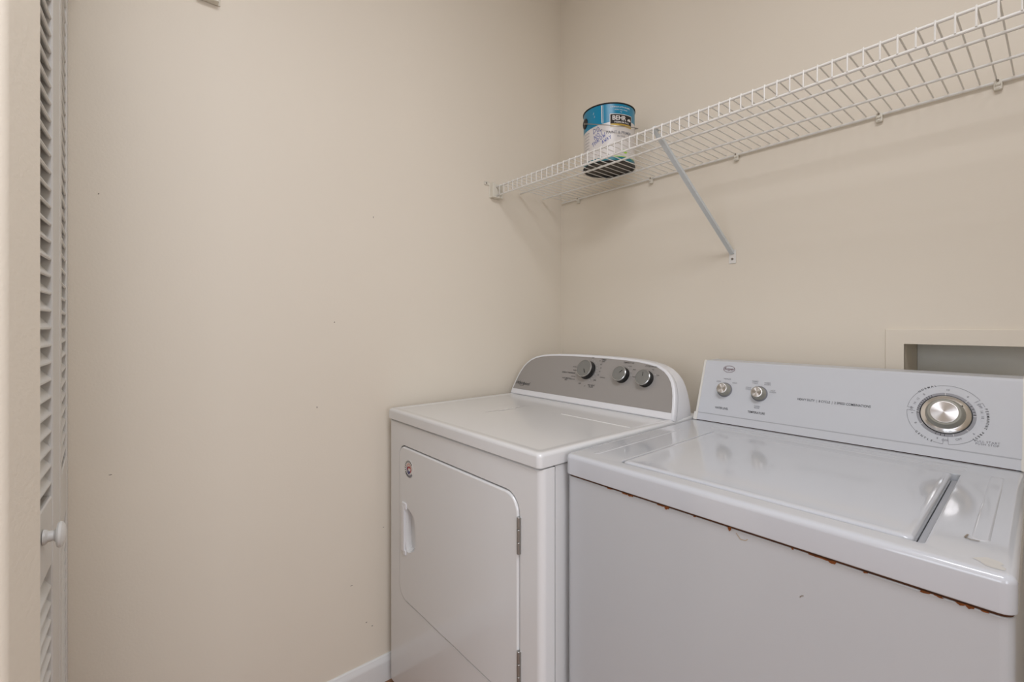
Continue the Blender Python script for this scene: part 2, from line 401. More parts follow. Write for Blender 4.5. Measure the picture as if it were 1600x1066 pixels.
loops.append([(x, 0.040, z) for x, z in grow(outer, 0.016, 0.0065)])
loft(bm, loops); obj('front_panel', bm, dryer_m, dr, angle=40)
# door: rounded panel with the D-shaped finger recess
dd = 0.0045
drec = []                                   # D shape: straight on the left, bowed on the right
HX0, HX1, HZ0, HZ1 = 0.118, 0.184, 0.500, 0.638
n_ = 72
def dshape(g=0.0):
    P = rrect(HX0 + g, HX1 - g, HZ0 + g, HZ1 - g, (0.010 - g * .5, 0.045 - g, 0.055 - g, 0.010 - g * .5), 8)
    return densify(P, 2)
dc = ((HX0 + HX1) / 2, (HZ0 + HZ1) / 2)
D0 = dshape(0.0)
door_out = rrect(DX0 + dd, DX1 - dd, DB + dd, DT - dd, [r - dd for r in DRAD], 8)
def cast(P, poly):
    out = []
    for (x, z) in P:
        dx, dz = x - dc[0], z - dc[1]; best = None
        for (ax, az), (bx, bz) in zip(poly, poly[1:] + poly[:1]):
            ex, ez = bx - ax, bz - az; det = dx * -ez + ex * dz
            if abs(det) < 1e-12: continue
            t = ((ax - dc[0]) * -ez + ex * (az - dc[1])) / det; s = (dx * (az - dc[1]) - dz * (ax - dc[0])) / det
            if t > 0 and -1e-6 <= s <= 1 + 1e-6: best = t if best is None else min(best, t)
        out.append((dc[0] + dx * best, dc[1] + dz * best))
    return out
door_in = rrect(DX0 + dd + .005, DX1 - dd - .005, DB + dd + .005, DT - dd - .005, [r - dd - .005 for r in DRAD], 8)
# sample the door outline densely, then map each sample to the D loop by direction
den = densify(door_in, 4); den_o = densify(door_out, 4)
Dl = cast(den, densify(rrect(HX0, HX1, HZ0, HZ1, (0.010, 0.045, 0.055, 0.010), 8), 1))
Dl2 = [(dc[0] + (x - dc[0]) * .93, dc[1] + (z - dc[1]) * .965) for x, z in Dl]
Dl3 = [(dc[0] + (x - dc[0]) * .80 - .004, dc[1] + (z - dc[1]) * .90) for x, z in Dl]
yf = -0.003
bm = bmesh.new()
loft(bm, [[(x, 0.012, z) for x, z in den_o], [(x, yf + 0.006, z) for x, z in den_o],
          [((x * .3 + a * .7), yf + 0.0018, (z * .3 + b * .7)) for (x, z), (a, b) in zip(den, den_o)],
          [((x * .75 + a * .25), yf + 0.0003, (z * .75 + b * .25)) for (x, z), (a, b) in zip(den, den_o)],
          [(x, yf, z) for x, z in den], [(x, yf, z) for x, z in Dl], [(x, yf + .003, z) for x, z in Dl2], [(x, yf + 0.020, z) for x, z in Dl3]], cap1=True)
dm = obj('door', bm, dryer_m, dr, angle=50)
bm = bmesh.new(); loft(bm, [[(x, .0095, z) for x, z in hole], [(x, .0095, z) for x, z in cast(hole, door_in)]]); obj('door_gap_shade', bm, dark_m, dr)  # dark backing that paints in the shade of the door groove
# grip strip of the recess
bm = bmesh.new(); rbox(bm, 0.101, 0.119, yf - 0.006, yf + 0.012, 0.496, 0.640, 0.003, 2); rbox(bm, 0.100, 0.128, yf - 0.0045, yf + 0.004, 0.630, 0.650, 0.003, 2); rbox(bm, 0.108, 0.125, yf - 0.0045, yf + 0.004, 0.486, 0.502, 0.003, 2)
tag(obj('handle', bm, bezel_m, dm), 'white pull grip in a recess')
# hinges
for (z0, z1) in ((0.692, 0.777), (0.388, 0.474)):
    bm = bmesh.new()
    for k in range(3):
        a, b = z0 + (z1 - z0) * k / 3 + .0006, z0 + (z1 - z0) * (k + 1) / 3 - .0006
        lathe(bm, [(0.0032, 0), (0.0042, 0.001), (0.0042, b - a - .001), (0.0032, b - a)], 14, Matrix.Translation((DX1 - 0.0015, -0.003, a)))
    rbox(bm, DX1 - .007, DX1 + .004, -0.0036, 0.002, z0 + .002, z1 - .002)
    tag(obj('hinge', bm, hinge_m, dr), 'dull metal barrel hinge')
# round sticker: white disc with a ring of marks and a red and blue swirl
stx, stz = 0.1425, 0.763
pl = Plane((stx, yf, stz), (1, 0, 0), (0, 0, 1))
bm = bmesh.new(); lathe(bm, [(0.0285, 0.0), (0.0285, 0.0004), (0.028, 0.0006)], 36, pl.mat(0, 0))
stk = obj('sticker', bm, printw_m, dm); stk['label'] = 'round red, white and blue sticker'
bm = bmesh.new()
for k in range(13):
    a = 40 + k * 17; arc_strip(bm, pl, 0, 0, 0.0225, 0.006, a, a + 9, 0.0009)
obj('marking', bm, print_m, stk)
bm = bmesh.new(); arc_strip(bm, pl, 0, 0, 0.0235, 0.007, 215, 325, 0.0009); obj('marking', bm, printg_m, stk)
bm = bmesh.new(); arc_strip(bm, pl, .001, .001, 0.0135, 0.0065, -20, 175, 0.0010); obj('marking', bm, pink_m, stk)
bm = bmesh.new(); arc_strip(bm, pl, 0.003, -.003, 0.009, 0.005, 30, 190, 0.0012); arc_strip(bm, pl, .002, .001, .0125, .004, -60, 0, .0012); obj('marking', bm, red_m, stk)
bm = bmesh.new(); arc_strip(bm, pl, 0.002, -.002, 0.0125, 0.005, 150, 285, 0.0011); arc_strip(bm, pl, 0.004, -.006, 0.004, 0.005, 170, 360, 0.0013); obj('marking', bm, blue_m, stk)
# top panel
bm = bmesh.new()
def toploop(g, z, r=0.012): return [(x, y, z) for x, y in rrect(0 + g, DW - g, -0.006 + g, DD - g, r, 5)]
loft(bm, [toploop(0.004, 0.9005), toploop(0.0005, 0.9015), toploop(0, 0.904), toploop(0, 0.925), toploop(.0008, .929), toploop(.003, .9322), toploop(.0065, .9338), toploop(.011, DZ), toploop(.018, DZ - .0004),
          toploop(.026, DZ - .0018), toploop(.034, DZ - .0022)], True, True)
dt = obj('top_panel', bm, dryer_m, dr, angle=40)
# raised strip standing in for a reflected streak in front of the console
for (x0, x1, y, h) in ((0.44, 0.70, 0.367, .0016),):
    bm = bmesh.new()
    pr = rrect(x0, x1, y - .0045, y + .0045, .0042, 4)
    pr2 = rrect(x0 + .003, x1 - .003, y - .0015, y + .0015, .0014, 4)
    loft(bm, [[(a, b, DZ - .0028) for a, b in pr], [(a, b, DZ - .0022 + h) for a, b in pr2]], False, True); obj('rib_or_reflection', bm, dryer_m, dt, angle=60)
# pale uneven streak on the top
bm = bmesh.new()
for k, (x, y, rx, ry) in enumerate(((0.262, 0.230, .004, .020), (0.270, 0.275, .006, .03), (0.272, 0.312, .009, .012), (0.262, 0.345, .003, .02))): blob(bm, lambda u, v: Vector((x + u, y + v, DZ - .0018 + .00004 * k)), rx, ry, 40 + k)
obj('pale_streak', bm, mat('pale_streak_finish', (0.80, 0.79, 0.77), 0.5), dt)
# console: arched shell, white bezel, grey face
TILT = R(24); CY = 0.529
cp = Plane((0, CY, DZ), (1, 0, 0), (0, sin(TILT), cos(TILT)))
prof_half = [(0.0, 0.0), (0.0006, 0.02), (0.004, 0.045), (0.010, 0.075), (0.017, 0.098), (0.027, 0.120), (0.041, 0.138), (0.060, 0.154), (0.086, 0.1665), (0.118, 0.1745), (0.16, 0.1800), (0.21, 0.1835), (0.28, 0.1855)]
CPROF = [(x, s) for x, s in prof_half] + [(DW / 2, 0.186)] + [(DW - x, s) for x, s in reversed(prof_half)]
def inset(P, g, bottom):
    """move an open-bottomed arch inward by g, its foot to `bottom`"""
    out = []
    for i, (x, s) in enumerate(P):
        a, b = P[max(i - 1, 0)], P[min(i + 1, len(P) - 1)]
        t = Vector((b[0] - a[0], b[1] - a[1])).normalized(); nrm = Vector((t.y, -t.x))
        q = (x + nrm.x * g, s + nrm.y * g); out.append(q)
    out = [(x, max(s, bottom)) for x, s in out]
    out[0] = (out[0][0], bottom); out[-1] = (out[-1][0], bottom)
    return out
def face_loop(P, h): return [cp.p(x, s, h) for x, s in P]
rear = [(x * .985 + DW * .0075, DD - 0.05 if s < .15 else DD - 0.05, DZ + s * cos(TILT) * (0.985)) for x, s in CPROF]
rear2 = [(x * .93 + DW * .035, DD - 0.035, DZ + s * cos(TILT) * 0.95) for x, s in CPROF]
bm = bmesh.new()
loft(bm, [rear2, rear, [cp.p(x, s, -0.0165) for x, s in CPROF]], True, False)
con = obj('console', bm, bezel_m, dr, angle=40)
bm = bmesh.new()      # dark seam between shell and bezel
loft(bm, [face_loop(inset(CPROF, .0025, .001), -0.018), face_loop(inset(CPROF, .0025, .001), -0.014)], True, True); obj('seam_gap', bm, dark_m, con)
bm = bmesh.new()
P0 = CPROF
loft(bm, [face_loop(P0, -0.0155), face_loop(P0, -0.006), face_loop(inset(P0, .0012, .0005), -0.0025), face_loop(inset(P0, .0035, .002), -0.0006), face_loop(inset(P0, .006, .004), 0), face_loop(inset(P0, .0095, .021), 0), face_loop(inset(P0, .0105, .022), -0.0015)], True, True)
obj('bezel', bm, bezel_m, con, angle=40)
bm = bmesh.new()
loft(bm, [face_loop(inset(P0, .0100, .0215), -0.004), face_loop(inset(P0, .0100, .0215), 0.0002)], False, True)
gp = obj('face_panel', bm, panel_m, con, angle=30)
def dknob(x, s, r, h, ang, lab):
    bm = bmesh.new(); M = cp.mat(x, s, 0.0)
    lathe(bm, [(r * 1.03, 0), (r * 1.03, 0.002), (r * .985, 0.004), (r * .97, h - .004), (r * .93, h - .002)], 40, M)
    k = obj('knob', bm, black_m, con); k['label'] = lab
    bm = bmesh.new(); lathe(bm, [(r * .955, h - .006), (r * .975, h - .003), (r * .96, h - .0008), (r * .91, h)], 40, M, caps=False); obj('rim', bm, knobrim_m, k)
    bm = bmesh.new(); lathe(bm, [(r * .925, h - .003), (r * .92, h + .0002), (r * .82, h + .0004), (r * .8, h - .0004), (0, h - .0006)], 40, M); obj('face', bm, knobface_m, k)
    bm = bmesh.new(); a = R(ang); line_strip(bm, Plane(cp.p(x, s, h), cp.ex, cp.ey), r * .12 * cos(a), r * .12 * sin(a), r * .62 * cos(a), r * .62 * sin(a), r * .07, 0.0006); obj('pointer', bm, dark_m, k)
dknob(0.3685, 0.127, 0.0330, 0.024, -58, 'large grey-faced cycle knob')
dknob(0.5190, 0.121, 0.0265, 0.022, 45, 'grey-faced temperature knob')
dknob(0.6095, 0.116, 0.0265, 0.022, 92, 'grey-faced signal knob nearest the washer')
D = lambda *a, **k: cp.text(gp, *a, lift=0.0008, **k)
D('Whirlpool', 0.0580, 0.0465, 0.0195, print_m, shear=0.25, bold=0.00015)
bm = bmesh.new()      # swoosh through the logo
for i in range(18):
    a0, a1 = R(120 + i * 17), R(120 + (i + 1) * 17)
    line_strip(bm, cp, .057 + .0135 * cos(a0) + .003 * sin(a0), .044 + .0085 * sin(a0), .057 + .0135 * cos(a1) + .003 * sin(a1), .044 + .0085 * sin(a1), .0009, 0.0008)
obj('logo_swoosh', bm, print_m, gp)
D('ENERGY PREFERRED', 0.317, 0.1105, 0.0072, print_m, ax='RIGHT', bold=0.00018)
D('MORE DRY', 0.323, 0.135, 0.0052, print_m, ax='RIGHT'); D('NORMAL', 0.323, 0.122, 0.0050, print_m, ax='RIGHT')
D('LESS DRY', 0.322, 0.098, 0.0052, print_m, ax='RIGHT'); D('DELICATE', 0.322, 0.0875, 0.0052, print_m, ax='RIGHT')
D('AUTOMATIC\nDRY', 0.281, 0.0855, 0.0070, print_m, bold=0.0001)
D('OFF', 0.350, 0.0745, 0.0066, print_m, bold=0.0001); D('OFF', 0.412, 0.0925, 0.0066, print_m, bold=0.0001); D('OFF', 0.378, 0.174, 0.0066, print_m, bold=0.0001)
D('NO HEAT\nFLUFF', 0.4035, 0.0705, 0.0072, print_m, bold=0.0001)
D('TIMED\nDRY', 0.428, 0.1665, 0.0074, print_m, bold=0.0001)
for t_, x_, y_ in (('70', .412, .165), ('60', .421, .152), ('50', .424, .139), ('40', .423, .126), ('30', .421, .113), ('20', .375, .068)): D(t_, x_, y_, 0.0058, print_m)
D('WRINKLE', 0.441, 0.1055, 0.0050, print_m)
D('TEMPERATURE', 0.5325, 0.1655, 0.0064, print_m, bold=0.0001)
D('LOW', 0.5405, 0.1535, 0.0055, print_m); D('MED', 0.5600, 0.1435, 0.0055, print_m); D('HIGH', 0.5655, 0.119, 0.0055, print_m)
D('CYCLE SIGNAL', 0.6185, 0.159, 0.0064, print_m, bold=0.0001)
D('OFF', 0.6270, 0.1485, 0.0055, print_m); D('ON', 0.6495, 0.1315, 0.0055, print_m)
bm = bmesh.new()
for kx, ks, kr, angs in ((0.3685, .127, .0415, range(-60, 90, 15)), (0.519, .121, .034, (5, 30, 60)), (0.6095, .116, .034, (30, 65))):
    for a in angs:
        lathe(bm, [(0.0011, 0), (0.0011, .0002)], 8, cp.mat(kx + kr * cos(R(a)), ks + kr * sin(R(a)), 0.0006))
tag(obj('dial_dots', bm, printw_m, gp), kind='stuff')

# ------------------------------------------------------------------ washer
WW, WD, WZ = 0.678, 0.73, 0.927
wa = tag(empty('washing_machine', (0.7791, -0.7950, 0.0), R(1.25)), 'white top-loading washing machine with rust along its front seam, beside the dryer', 'washing machine')
bm = bmesh.new()
def cabl(g, z, r=0.014): return [(x, y, z) for x, y in rrect(0.002 + g, WW - 0.002 - g, 0.003 + g, WD - g, r, 5)]
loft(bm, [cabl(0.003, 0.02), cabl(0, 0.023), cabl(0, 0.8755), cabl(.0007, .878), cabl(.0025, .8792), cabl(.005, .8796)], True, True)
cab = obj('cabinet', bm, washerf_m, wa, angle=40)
bm = bmesh.new(); loft(bm, [cabl(.0014, .8780), cabl(.0014, .8850)], True, True); obj('seam_gap', bm, seam_m, wa)
for x in (0.06, WW - 0.06):
    for y in (0.08, WD - 0.06):
        bm = bmesh.new(); lathe(bm, [(0.02, 0), (0.02, 0.008), (0.009, 0.01), (0.009, 0.025)], 16, Matrix.Translation((x, y, 0))); obj('foot', bm, black_m, wa)
# rust blisters along the seam
rs = [(0.1694, .008, .0035), (0.155, .012, .002), (0.235, .010, .0022), (0.2472, .0065, .005), (0.36, .0045, .0055), (0.30, .004, .0015), (0.452, .003, .002), (0.488, .014, .0022), (0.5021, .007, .0045), (0.478, .007, .002),
      (0.54, .004, .0018), (0.60, .009, .0022), (0.612, .006, .002), (0.632, .006, .0028), (0.6393, .005, .004), (0.120, .012, .0014), (0.652, .006, .0015)]
for k, (x, rx, rz) in enumerate(rs):
    bm = bmesh.new(); blob(bm, lambda u, v: Vector((x + u, 0.0022, 0.8792 + v * (1.0 if v < 0 else .3))), rx * .7, rz * .9, 100 + k)
    tag(obj('rust_spot', bm, rust_m, cab), 'orange-brown rust spot')
bm = bmesh.new(); pl = Plane((0, 0.003, 0), (1, 0, 0), (0, 0, 1))
for (x0, y0, x1, y1) in ((.4615, .8105, .4635, .8135), (.4635, .8135, .4665, .8150)): line_strip(bm, pl, x0, y0, x1, y1, .0012)
obj('scratch', bm, scuff_m, cab)
bm = bmesh.new()
for (x0, y0, x1, y1) in ((.370, .874, .377, .866), (.377, .866, .385, .867), (.385, .867, .388, .870)): line_strip(bm, pl, x0, y0, x1, y1, .0013)
obj('scratch', bm, mat('worn_edge', (.45, .36, .25), .8), cab)
# top panel with the well for the lid
LX0, LX1, LY0, LY1 = 0.120, 0.594, 0.038, 0.458
bm = bmesh.new()
inner = densify(rrect(LX0, LX1, LY0, LY1, (.012, .006, .006, .012), 5), 2)
def tl(g, z, r=0.016):
    return [(x, y, z) for x, y in densify(rrect(g, WW - g, -0.002 + g, WD - g, max(r - g, .004), 5), 2)]
def il(g, z, gy=None):
    P = densify(rrect(LX0 + g, LX1 - g, LY0 + g, LY1 - g, (.012, .006, .006, .012), 5), 2); return [(x, y, z) for x, y in P]
loft(bm, [tl(.006, .8828), tl(.0012, .8834), tl(0, .8850), tl(0, .9175), tl(.0008, .9212), tl(.0028, .9245), tl(.0058, .9264), tl(.0100, WZ), tl(.0130, WZ), il(-.004, WZ), il(-.0012, WZ - .0008), il(0, WZ - .003), il(0, WZ - .022)], True, True)
tp = obj('top_panel', bm, washer_m, wa, angle=40)
# pressed ridges on the top
def ridge(x0, x1, y0, y1, h, w=0.004):
    bm = bmesh.new()
    r0 = rrect(x0, x1, y0, y1, min(x1 - x0, y1 - y0) * .49, 4); r1 = rrect(x0 + w * .45, x1 - w * .45, y0 + w * .45, y1 - w * .45, (min(x1 - x0, y1 - y0) - w * .9) * .49, 4); r2 = rrect(x0 + w, x1 - w, y0 + w, y1 - w, (min(x1 - x0, y1 - y0) - 2 * w) * .49, 4)
    loft(bm, [[(a, b, WZ - .0006) for a, b in r0], [(a, b, WZ + h * .6) for a, b in r1], [(a, b, WZ + h) for a, b in r2]], False, True)
    obj('rib_or_reflection', bm, washer_m, tp, angle=60)
ridge(0.040, 0.056, 0.045, 0.42, .0008); ridge(0.632, 0.652, 0.10, 0.485, .0009); ridge(0.09, 0.600, 0.488, 0.502, .0008); ridge(0.10, 0.600, 0.518, 0.530, .0007)
# lid: shallow pillow with a rolled edge, wider gap on its right
bm = bmesh.new()
def ll(g, z): return [(x, y, z) for x, y in rrect(LX0 + .0025 + g, LX1 - .0105 - g, LY0 + .0025 + g, LY1 - .003 - g, .010, 5)]
loft(bm, [ll(.004, WZ - .016), ll(.0005, WZ - .014), ll(0, WZ - .004), ll(.0008, WZ - .001), ll(.003, WZ + .0012), ll(.0065, WZ + .0022), ll(.012, WZ + .0022), ll(.020, WZ + .0012), ll(.045, WZ + .0012)], True, True)
obj('lid', bm, washer_m, wa, angle=40)
bm = box(LX1 - .0100, LX1 - .0006, LY0 + .012, LY1 - .010, WZ - .0215, WZ - .0120); obj('lid_slot', bm, groove_m, tp)
bm = bmesh.new(); blob(bm, lambda u, v: Vector((.655 + u, .030 + v, WZ + .0003)), .014, .013, 5); obj('stain', bm, stain_m, tp)
bm = bmesh.new(); pt = Plane((0, 0, WZ), (1, 0, 0), (0, 1, 0))
for (x0, y0, x1, y1) in ((.630, .112, .628, .098), (.628, .098, .634, .094), (.634, .094, .642, .096)): line_strip(bm, pt, x0, y0, x1, y1, .0022, .0014)
obj('scratch', bm, scuff_m, tp)
# console: reclined box with end caps
WT = R(20); wcy = 0.565; CH = 0.190
wp = Plane((0, wcy, WZ), (1, 0, 0), (0, sin(WT), cos(WT)))
def cons_sec(g):
    """side section (y,z) of the console, inset by g"""
    f0 = wp.p(0, 0.002 + g, -g); f1 = wp.p(0, CH - .010 - g * .5, -g); f2 = wp.p(0, CH - .003 - g, -.003 - g); f3 = wp.p(0, CH - g, -0.012 - g)
    top = f3.z
    return [(f0.y, f0.z), (f1.y, f1.z), (f2.y, f2.z), (f3.y, f3.z), (WD - .018 - g, top), (WD - .008 - g, top - .008), (WD - .006 - g, WZ + .002 + g)]
bm = bmesh.new()
loft(bm, [[(0.016, y, z) for y, z in cons_sec(0)], [(WW - 0.006, y, z) for y, z in cons_sec(0)]], True, True)
wc = obj('console', bm, wcon_m, wa, angle=25)
for (xa, xb) in ((0.0075, 0.0165), (WW - 0.0065, WW - .0005)):
    bm = bmesh.new(); s0 = cons_sec(-.0012); s1 = cons_sec(.003)
    left = xa < .3
    seq = [[(xa, y, z) for y, z in (s1 if left else s0)], [(xa + .003 if left else xb - .003, y, z) for y, z in s0], [(xb, y, z) for y, z in (s0 if left else s1)]]
    loft(bm, seq, True, True); tag(obj('end_cap', bm, cream_m, wc, angle=25), 'aged cream plastic end cap')
    bm = bmesh.new(); e = .0006                    # foot block of the cap
    loft(bm, [[wp.p(x, s, .0030) for x, s in rrect(xa - .001, xb + .001, .001, .024, .001, 2)], [wp.p(x, s, .0) for x, s in rrect(xa - .001, xb + .001, .001, .024, .001, 2)]][::-1], False, True); obj('cap_foot', bm, cream_m, wc)
# lower kick strip with a grey groove above it
bm = bmesh.new(); loft(bm, [[wp.p(x, s, .0) for x, s in ((.0165, .002), (WW - .0065, .002), (WW - .0065, .0225), (.0165, .0225))], [wp.p(x, s, .0012) for x, s in ((.0165, .002), (WW - .0065, .002), (WW - .0065, .0215), (.0165, .0215))]], False, True)
obj('kick_strip', bm, wcon_m, wc)
bm = bmesh.new(); line_strip(bm, wp, .0165, .0236, WW - .0065, .0236, .0026, .0003); obj('groove', bm, groove_m, wc)
obj('seam_gap', box(.016, WW - .014, wcy + .003, WD - .02, WZ - .001, WZ + .004), seam_m, wc)
T = lambda *a, **k: wp.text(wc, *a, lift=0.0006, **k)
# oval badge
bm = bmesh.new()
for i in range(36):
    a0, a1 = R(i * 10), R((i + 1) * 10)
    line_strip(bm, wp, .0888 + .0165 * cos(a0), .163 + .0098 * sin(a0), .0888 + .0165 * cos(a1), .163 + .0098 * sin(a1), .0011, .0006)
obj('logo_oval', bm, printred_m, wc)
T('Roper', .0888, .1632, .0118, printred_m, shear=.2, bold=.00025)
# small control knobs
def wknob(x, s, lab):
    M = wp.mat(x, s, 0.0)
    bm = bmesh.new(); lathe(bm, [(.0215, 0), (.0215, .0012), (.0195, .0022), (.0195, .003)], 36, M); k = obj('knob', bm, printg_m, wc); k['label'] = lab
    bm = bmesh.new(); lathe(bm, [(.0186, .002), (.0186, .004), (.0172, .0060), (.0160, .019), (.0150, .0205), (.0140, .0210)], 36, M); obj('grip', bm, knobolive_m, k)
    bm = bmesh.new(); lathe(bm, [(.0142, .0205), (.0140, .0220), (.0128, .0224), (.0124, .0218), (0, .0216)], 36); obj('cap', bm, steel_m, k).matrix_local = M
wknob(.0852, .0995, 'small metal-capped water level knob'); wknob(.1812, .0985, 'small metal-capped temperature knob')
T('MEDIUM', .0880, .1325, .0056, printg_m); T('LOW', .0640, .1235, .0056, printg_m); T('HIGH', .1110, .1225, .0056, printg_m)
T('WATER LEVEL', .0845, .0442, .0086, print_m, bold=.0001, fit=.038)
T('COLD\nCOLD', .1505, .1105, .0054, printg_m); T('WARM\nCOLD', .1660, .1305, .0054, printg_m); T('WARM\nWARM', .1985, .1285, .0054, printg_m); T('HOT\nWARM', .2145, .1085, .0054, printg_m)
T('WASH\nRINSE', .1795, .0602, .0054, printg_m); T('TEMPERATURE', .1798, .0446, .0086, print_m, bold=.0001, fit=.045)
T('HEAVY DUTY  |  8 CYCLE  |  2 SPEED COMBINATIONS', .3530, .0955, .0082, print_m, bold=.00005, fit=.154)
T('PULL START\nPUSH STOP', .6235, .0455, .0060, printg_m, spacing=1.15)
# cycle dial
KX, KS = .5600, .0965
M = wp.mat(KX, KS, 0)
bm = bmesh.new(); lathe(bm, [(.0475, 0), (.0475, .0010), (.0425, .0012), (.0420, .0006), (.030, .0006)], 56, M); dial = obj('cycle_dial', bm, ringgrey_m, wc); dial['label'] = 'large metal-capped cycle dial'
bm = bmesh.new(); lathe(bm, [(.0424, .0004), (.0424, .0016), (.0405, .0018), (.0405, .0010)], 56, M); obj('dark_ring', bm, black_m, dial)
bm = bmesh.new(); lathe(bm, [(.0404, .0008), (.0404, .0026), (.039, .0042), (.030, .0075), (.026, .0078)], 56, M); obj('skirt', bm, chrome_m, dial)
bm = bmesh.new(); lathe(bm, [(.0318, .0055), (.0325, .0075), (.0312, .0110), (.0285, .0225), (.0265, .0245), (.0225, .0252)], 56, M); obj('grip', bm, knobolive_m, dial)
bm = bmesh.new(); lathe(bm, [(.0232, .0248), (.0228, .0262), (.0218, .0266), (0, .0268)], 56); obj('cap', bm, steel_m, dial).matrix_local = M
bm = bmesh.new(); lathe(bm, [(.0014, 0), (.0014, .0008)], 10, M @ Matrix.Translation((.0330 * cos(R(38)), .0330 * sin(R(38)), .0066))); obj('pointer', bm, black_m, dial)
bm = bmesh.new()
for a in (92, 45, 2, -40, -72, 178, 214): line_strip(bm, wp, KX + .0425 * cos(R(a)), KS + .0425 * sin(R(a)), KX + .0478 * cos(R(a)), KS + .0478 * sin(R(a)), .0009, .0014)
tag(obj('ticks', bm, printw_m, dial), kind='stuff')
bm = bmesh.new()
for a in list(range(122, 186, 6)) + [6, 14, 22, 30, 252, 262, 270]: line_strip(bm, wp, KX + .0430 * cos(R(a)), KS + .0430 * sin(R(a)), KX + .0470 * cos(R(a)), KS + .0470 * sin(R(a)), .0011, .0014)
tag(obj('ticks', bm, print_m, dial), kind='stuff')
RO = .0640
bm = bmesh.new()
for a0, a1 in ((36, 104), (136, 172), (178, 222), (254, 268), (276, 312), (22, 30)): arc_strip(bm, wp, KX, KS, RO, .0006, a0, a1)
for a, r0, r1 in ((172, .053, RO), (178, .050, RO), (268, .052, RO), (276, .049, RO), (36, .054, RO), (30, .054, RO)): line_strip(bm, wp, KX + r0 * cos(R(a)), KS + r0 * sin(R(a)), KX + r1 * cos(R(a)), KS + r1 * sin(R(a)), .0006)
tag(obj('dial_outline', bm, printg_m, wc), kind='stuff')
def arc_text(s, r, a_mid, step, size, m, flip=False):
    n = len(s)
    bmx = None
    for i, ch in enumerate(s):
        if ch == ' ': continue
        k = (i - (n - 1) / 2) * step
        a = R(a_mid - k) if not flip else R(a_mid + k)
        rot = a - pi / 2 if not flip else a + pi / 2
        T(ch, KX + r * cos(a), KS + r * sin(a), size, m, rot=rot, bold=.0001)
arc_text('NORMAL', RO, 120, 5.4, .0058, print_m)
arc_text('PERMANENT PRESS', RO, -14, 4.6, .0058, print_m)
arc_text('GENTLE', RO, 238, 5.4, .0058, print_m, flip=True)
for t_, a, r_ in (('10', 88, .0545), ('6', 52, .0545), ('OFF', 26, .0575), ('14', 14, .056), ('10', 2, .056), ('6', -38, .056), ('OFF', -66, .0545), ('8', 208, .0545), ('6', 184, .0545), ('OFF', 174, .0565), ('14', 160, .0545), ('12', 148, .0545), ('8', 132, .0545), ('4', 258, .0545), ('OFF', 271, .056)):
    T(t_, KX + r_ * cos(R(a)), KS + r_ * sin(R(a)), .0060, printg_m, rot=R(a) - pi / 2 if 0 < a < 180 else R(a) + pi / 2)

# ------------------------------------------------------------------ wire shelf
SZ, SY, SL, LIP = 1.7725, -0.388, XR - 0.008, 0.0355
sh = tag(empty('wire_shelf', (0, 0, SZ)), 'white wire shelf fixed along the back wall', 'shelf')
def rod(name, pts, r, lab=None):
    bm = bmesh.new(); tube(bm, pts, r, 10); return obj(name, bm, wire_m, sh)
RW = 0.0033
for nm, y, z in (('front_rail', SY, 0), ('front_rail', SY - .001, -LIP), ('support_rod', -.263, -.0052), ('support_rod', -.130, -.0052), ('back_rail', -.008, -.0035)):
    rod(nm, [(.012, y, z), (SL, y, z)], RW)
rw = .0017
bm = bmesh.new()
tube(bm, [(0, -.006, 0), (0, -.12, 0), (0, -.26, 0), (0, SY + .004, .001), (0, SY - .0025, .0002), (0, SY - .0042, -.004), (0, SY - .0045, -LIP * .5), (0, SY - .0045, -LIP - .002)], rw, 6)
cw = finish(bm, wire_m)
x = .0357
while x < SL - .005:
    obj('cross_wire', cw, parent=sh, loc=(x, 0, .0032)); x += .0271
# wall clips
bm = bmesh.new()
rbox(bm, -.0075, .0075, -.012, 0, -.020, .004, .003, 2); rbox(bm, -.005, .005, -.017, -.002, -.012, -.0055, .002, 1)
tube(bm, [(0, -.0135, -.014), (0, -.0105, -.014)], .0035, 10)
cl = finish(bm, clip_m)
bm = bmesh.new(); tube(bm, [(0, -.0150, .0), (0, -.0118, .0)], .0022, 8); pin = finish(bm, scuff_m)
for x in (.1097, .4804, .8008, 1.1755, 1.3931, 1.62):
    c = obj('wall_clip', cl, parent=sh, loc=(x, 0, -.002)); obj('pin', pin, parent=c, loc=(0, 0, .0005))
# end bracket on the side wall, the front rails sit in it
def end_bracket(parent, loc, name):
    bm = bmesh.new()
    rbox(bm, 0, .003, -.020, .040, -.048, .012, .001, 1)      # back plate
    rbox(bm, .002, .024, .030, .034, -.046, .010, .001, 1); rbox(bm, .002, .024, -.016, -.008, -.046, .010, .001, 1); rbox(bm, .002, .024, -.016, .034, -.049, -.044, .001, 1)
    rbox(bm, .002, .010, -.010, .031, -.046, .010, .001, 1)
    rbox(bm, 0, .004, -.045, -.018, .000, .014, .003, 2)       # screw ear
    o = obj(name, bm, clip_m, parent, loc)
    bm = bmesh.new(); tube(bm, [(.003, -.035, .007), (.006, -.035, .007)], .0035, 10); obj('screw', bm, tin_m, o)
    return o
end_bracket(sh, (0, SY - .012, 0.002), 'end_bracket')
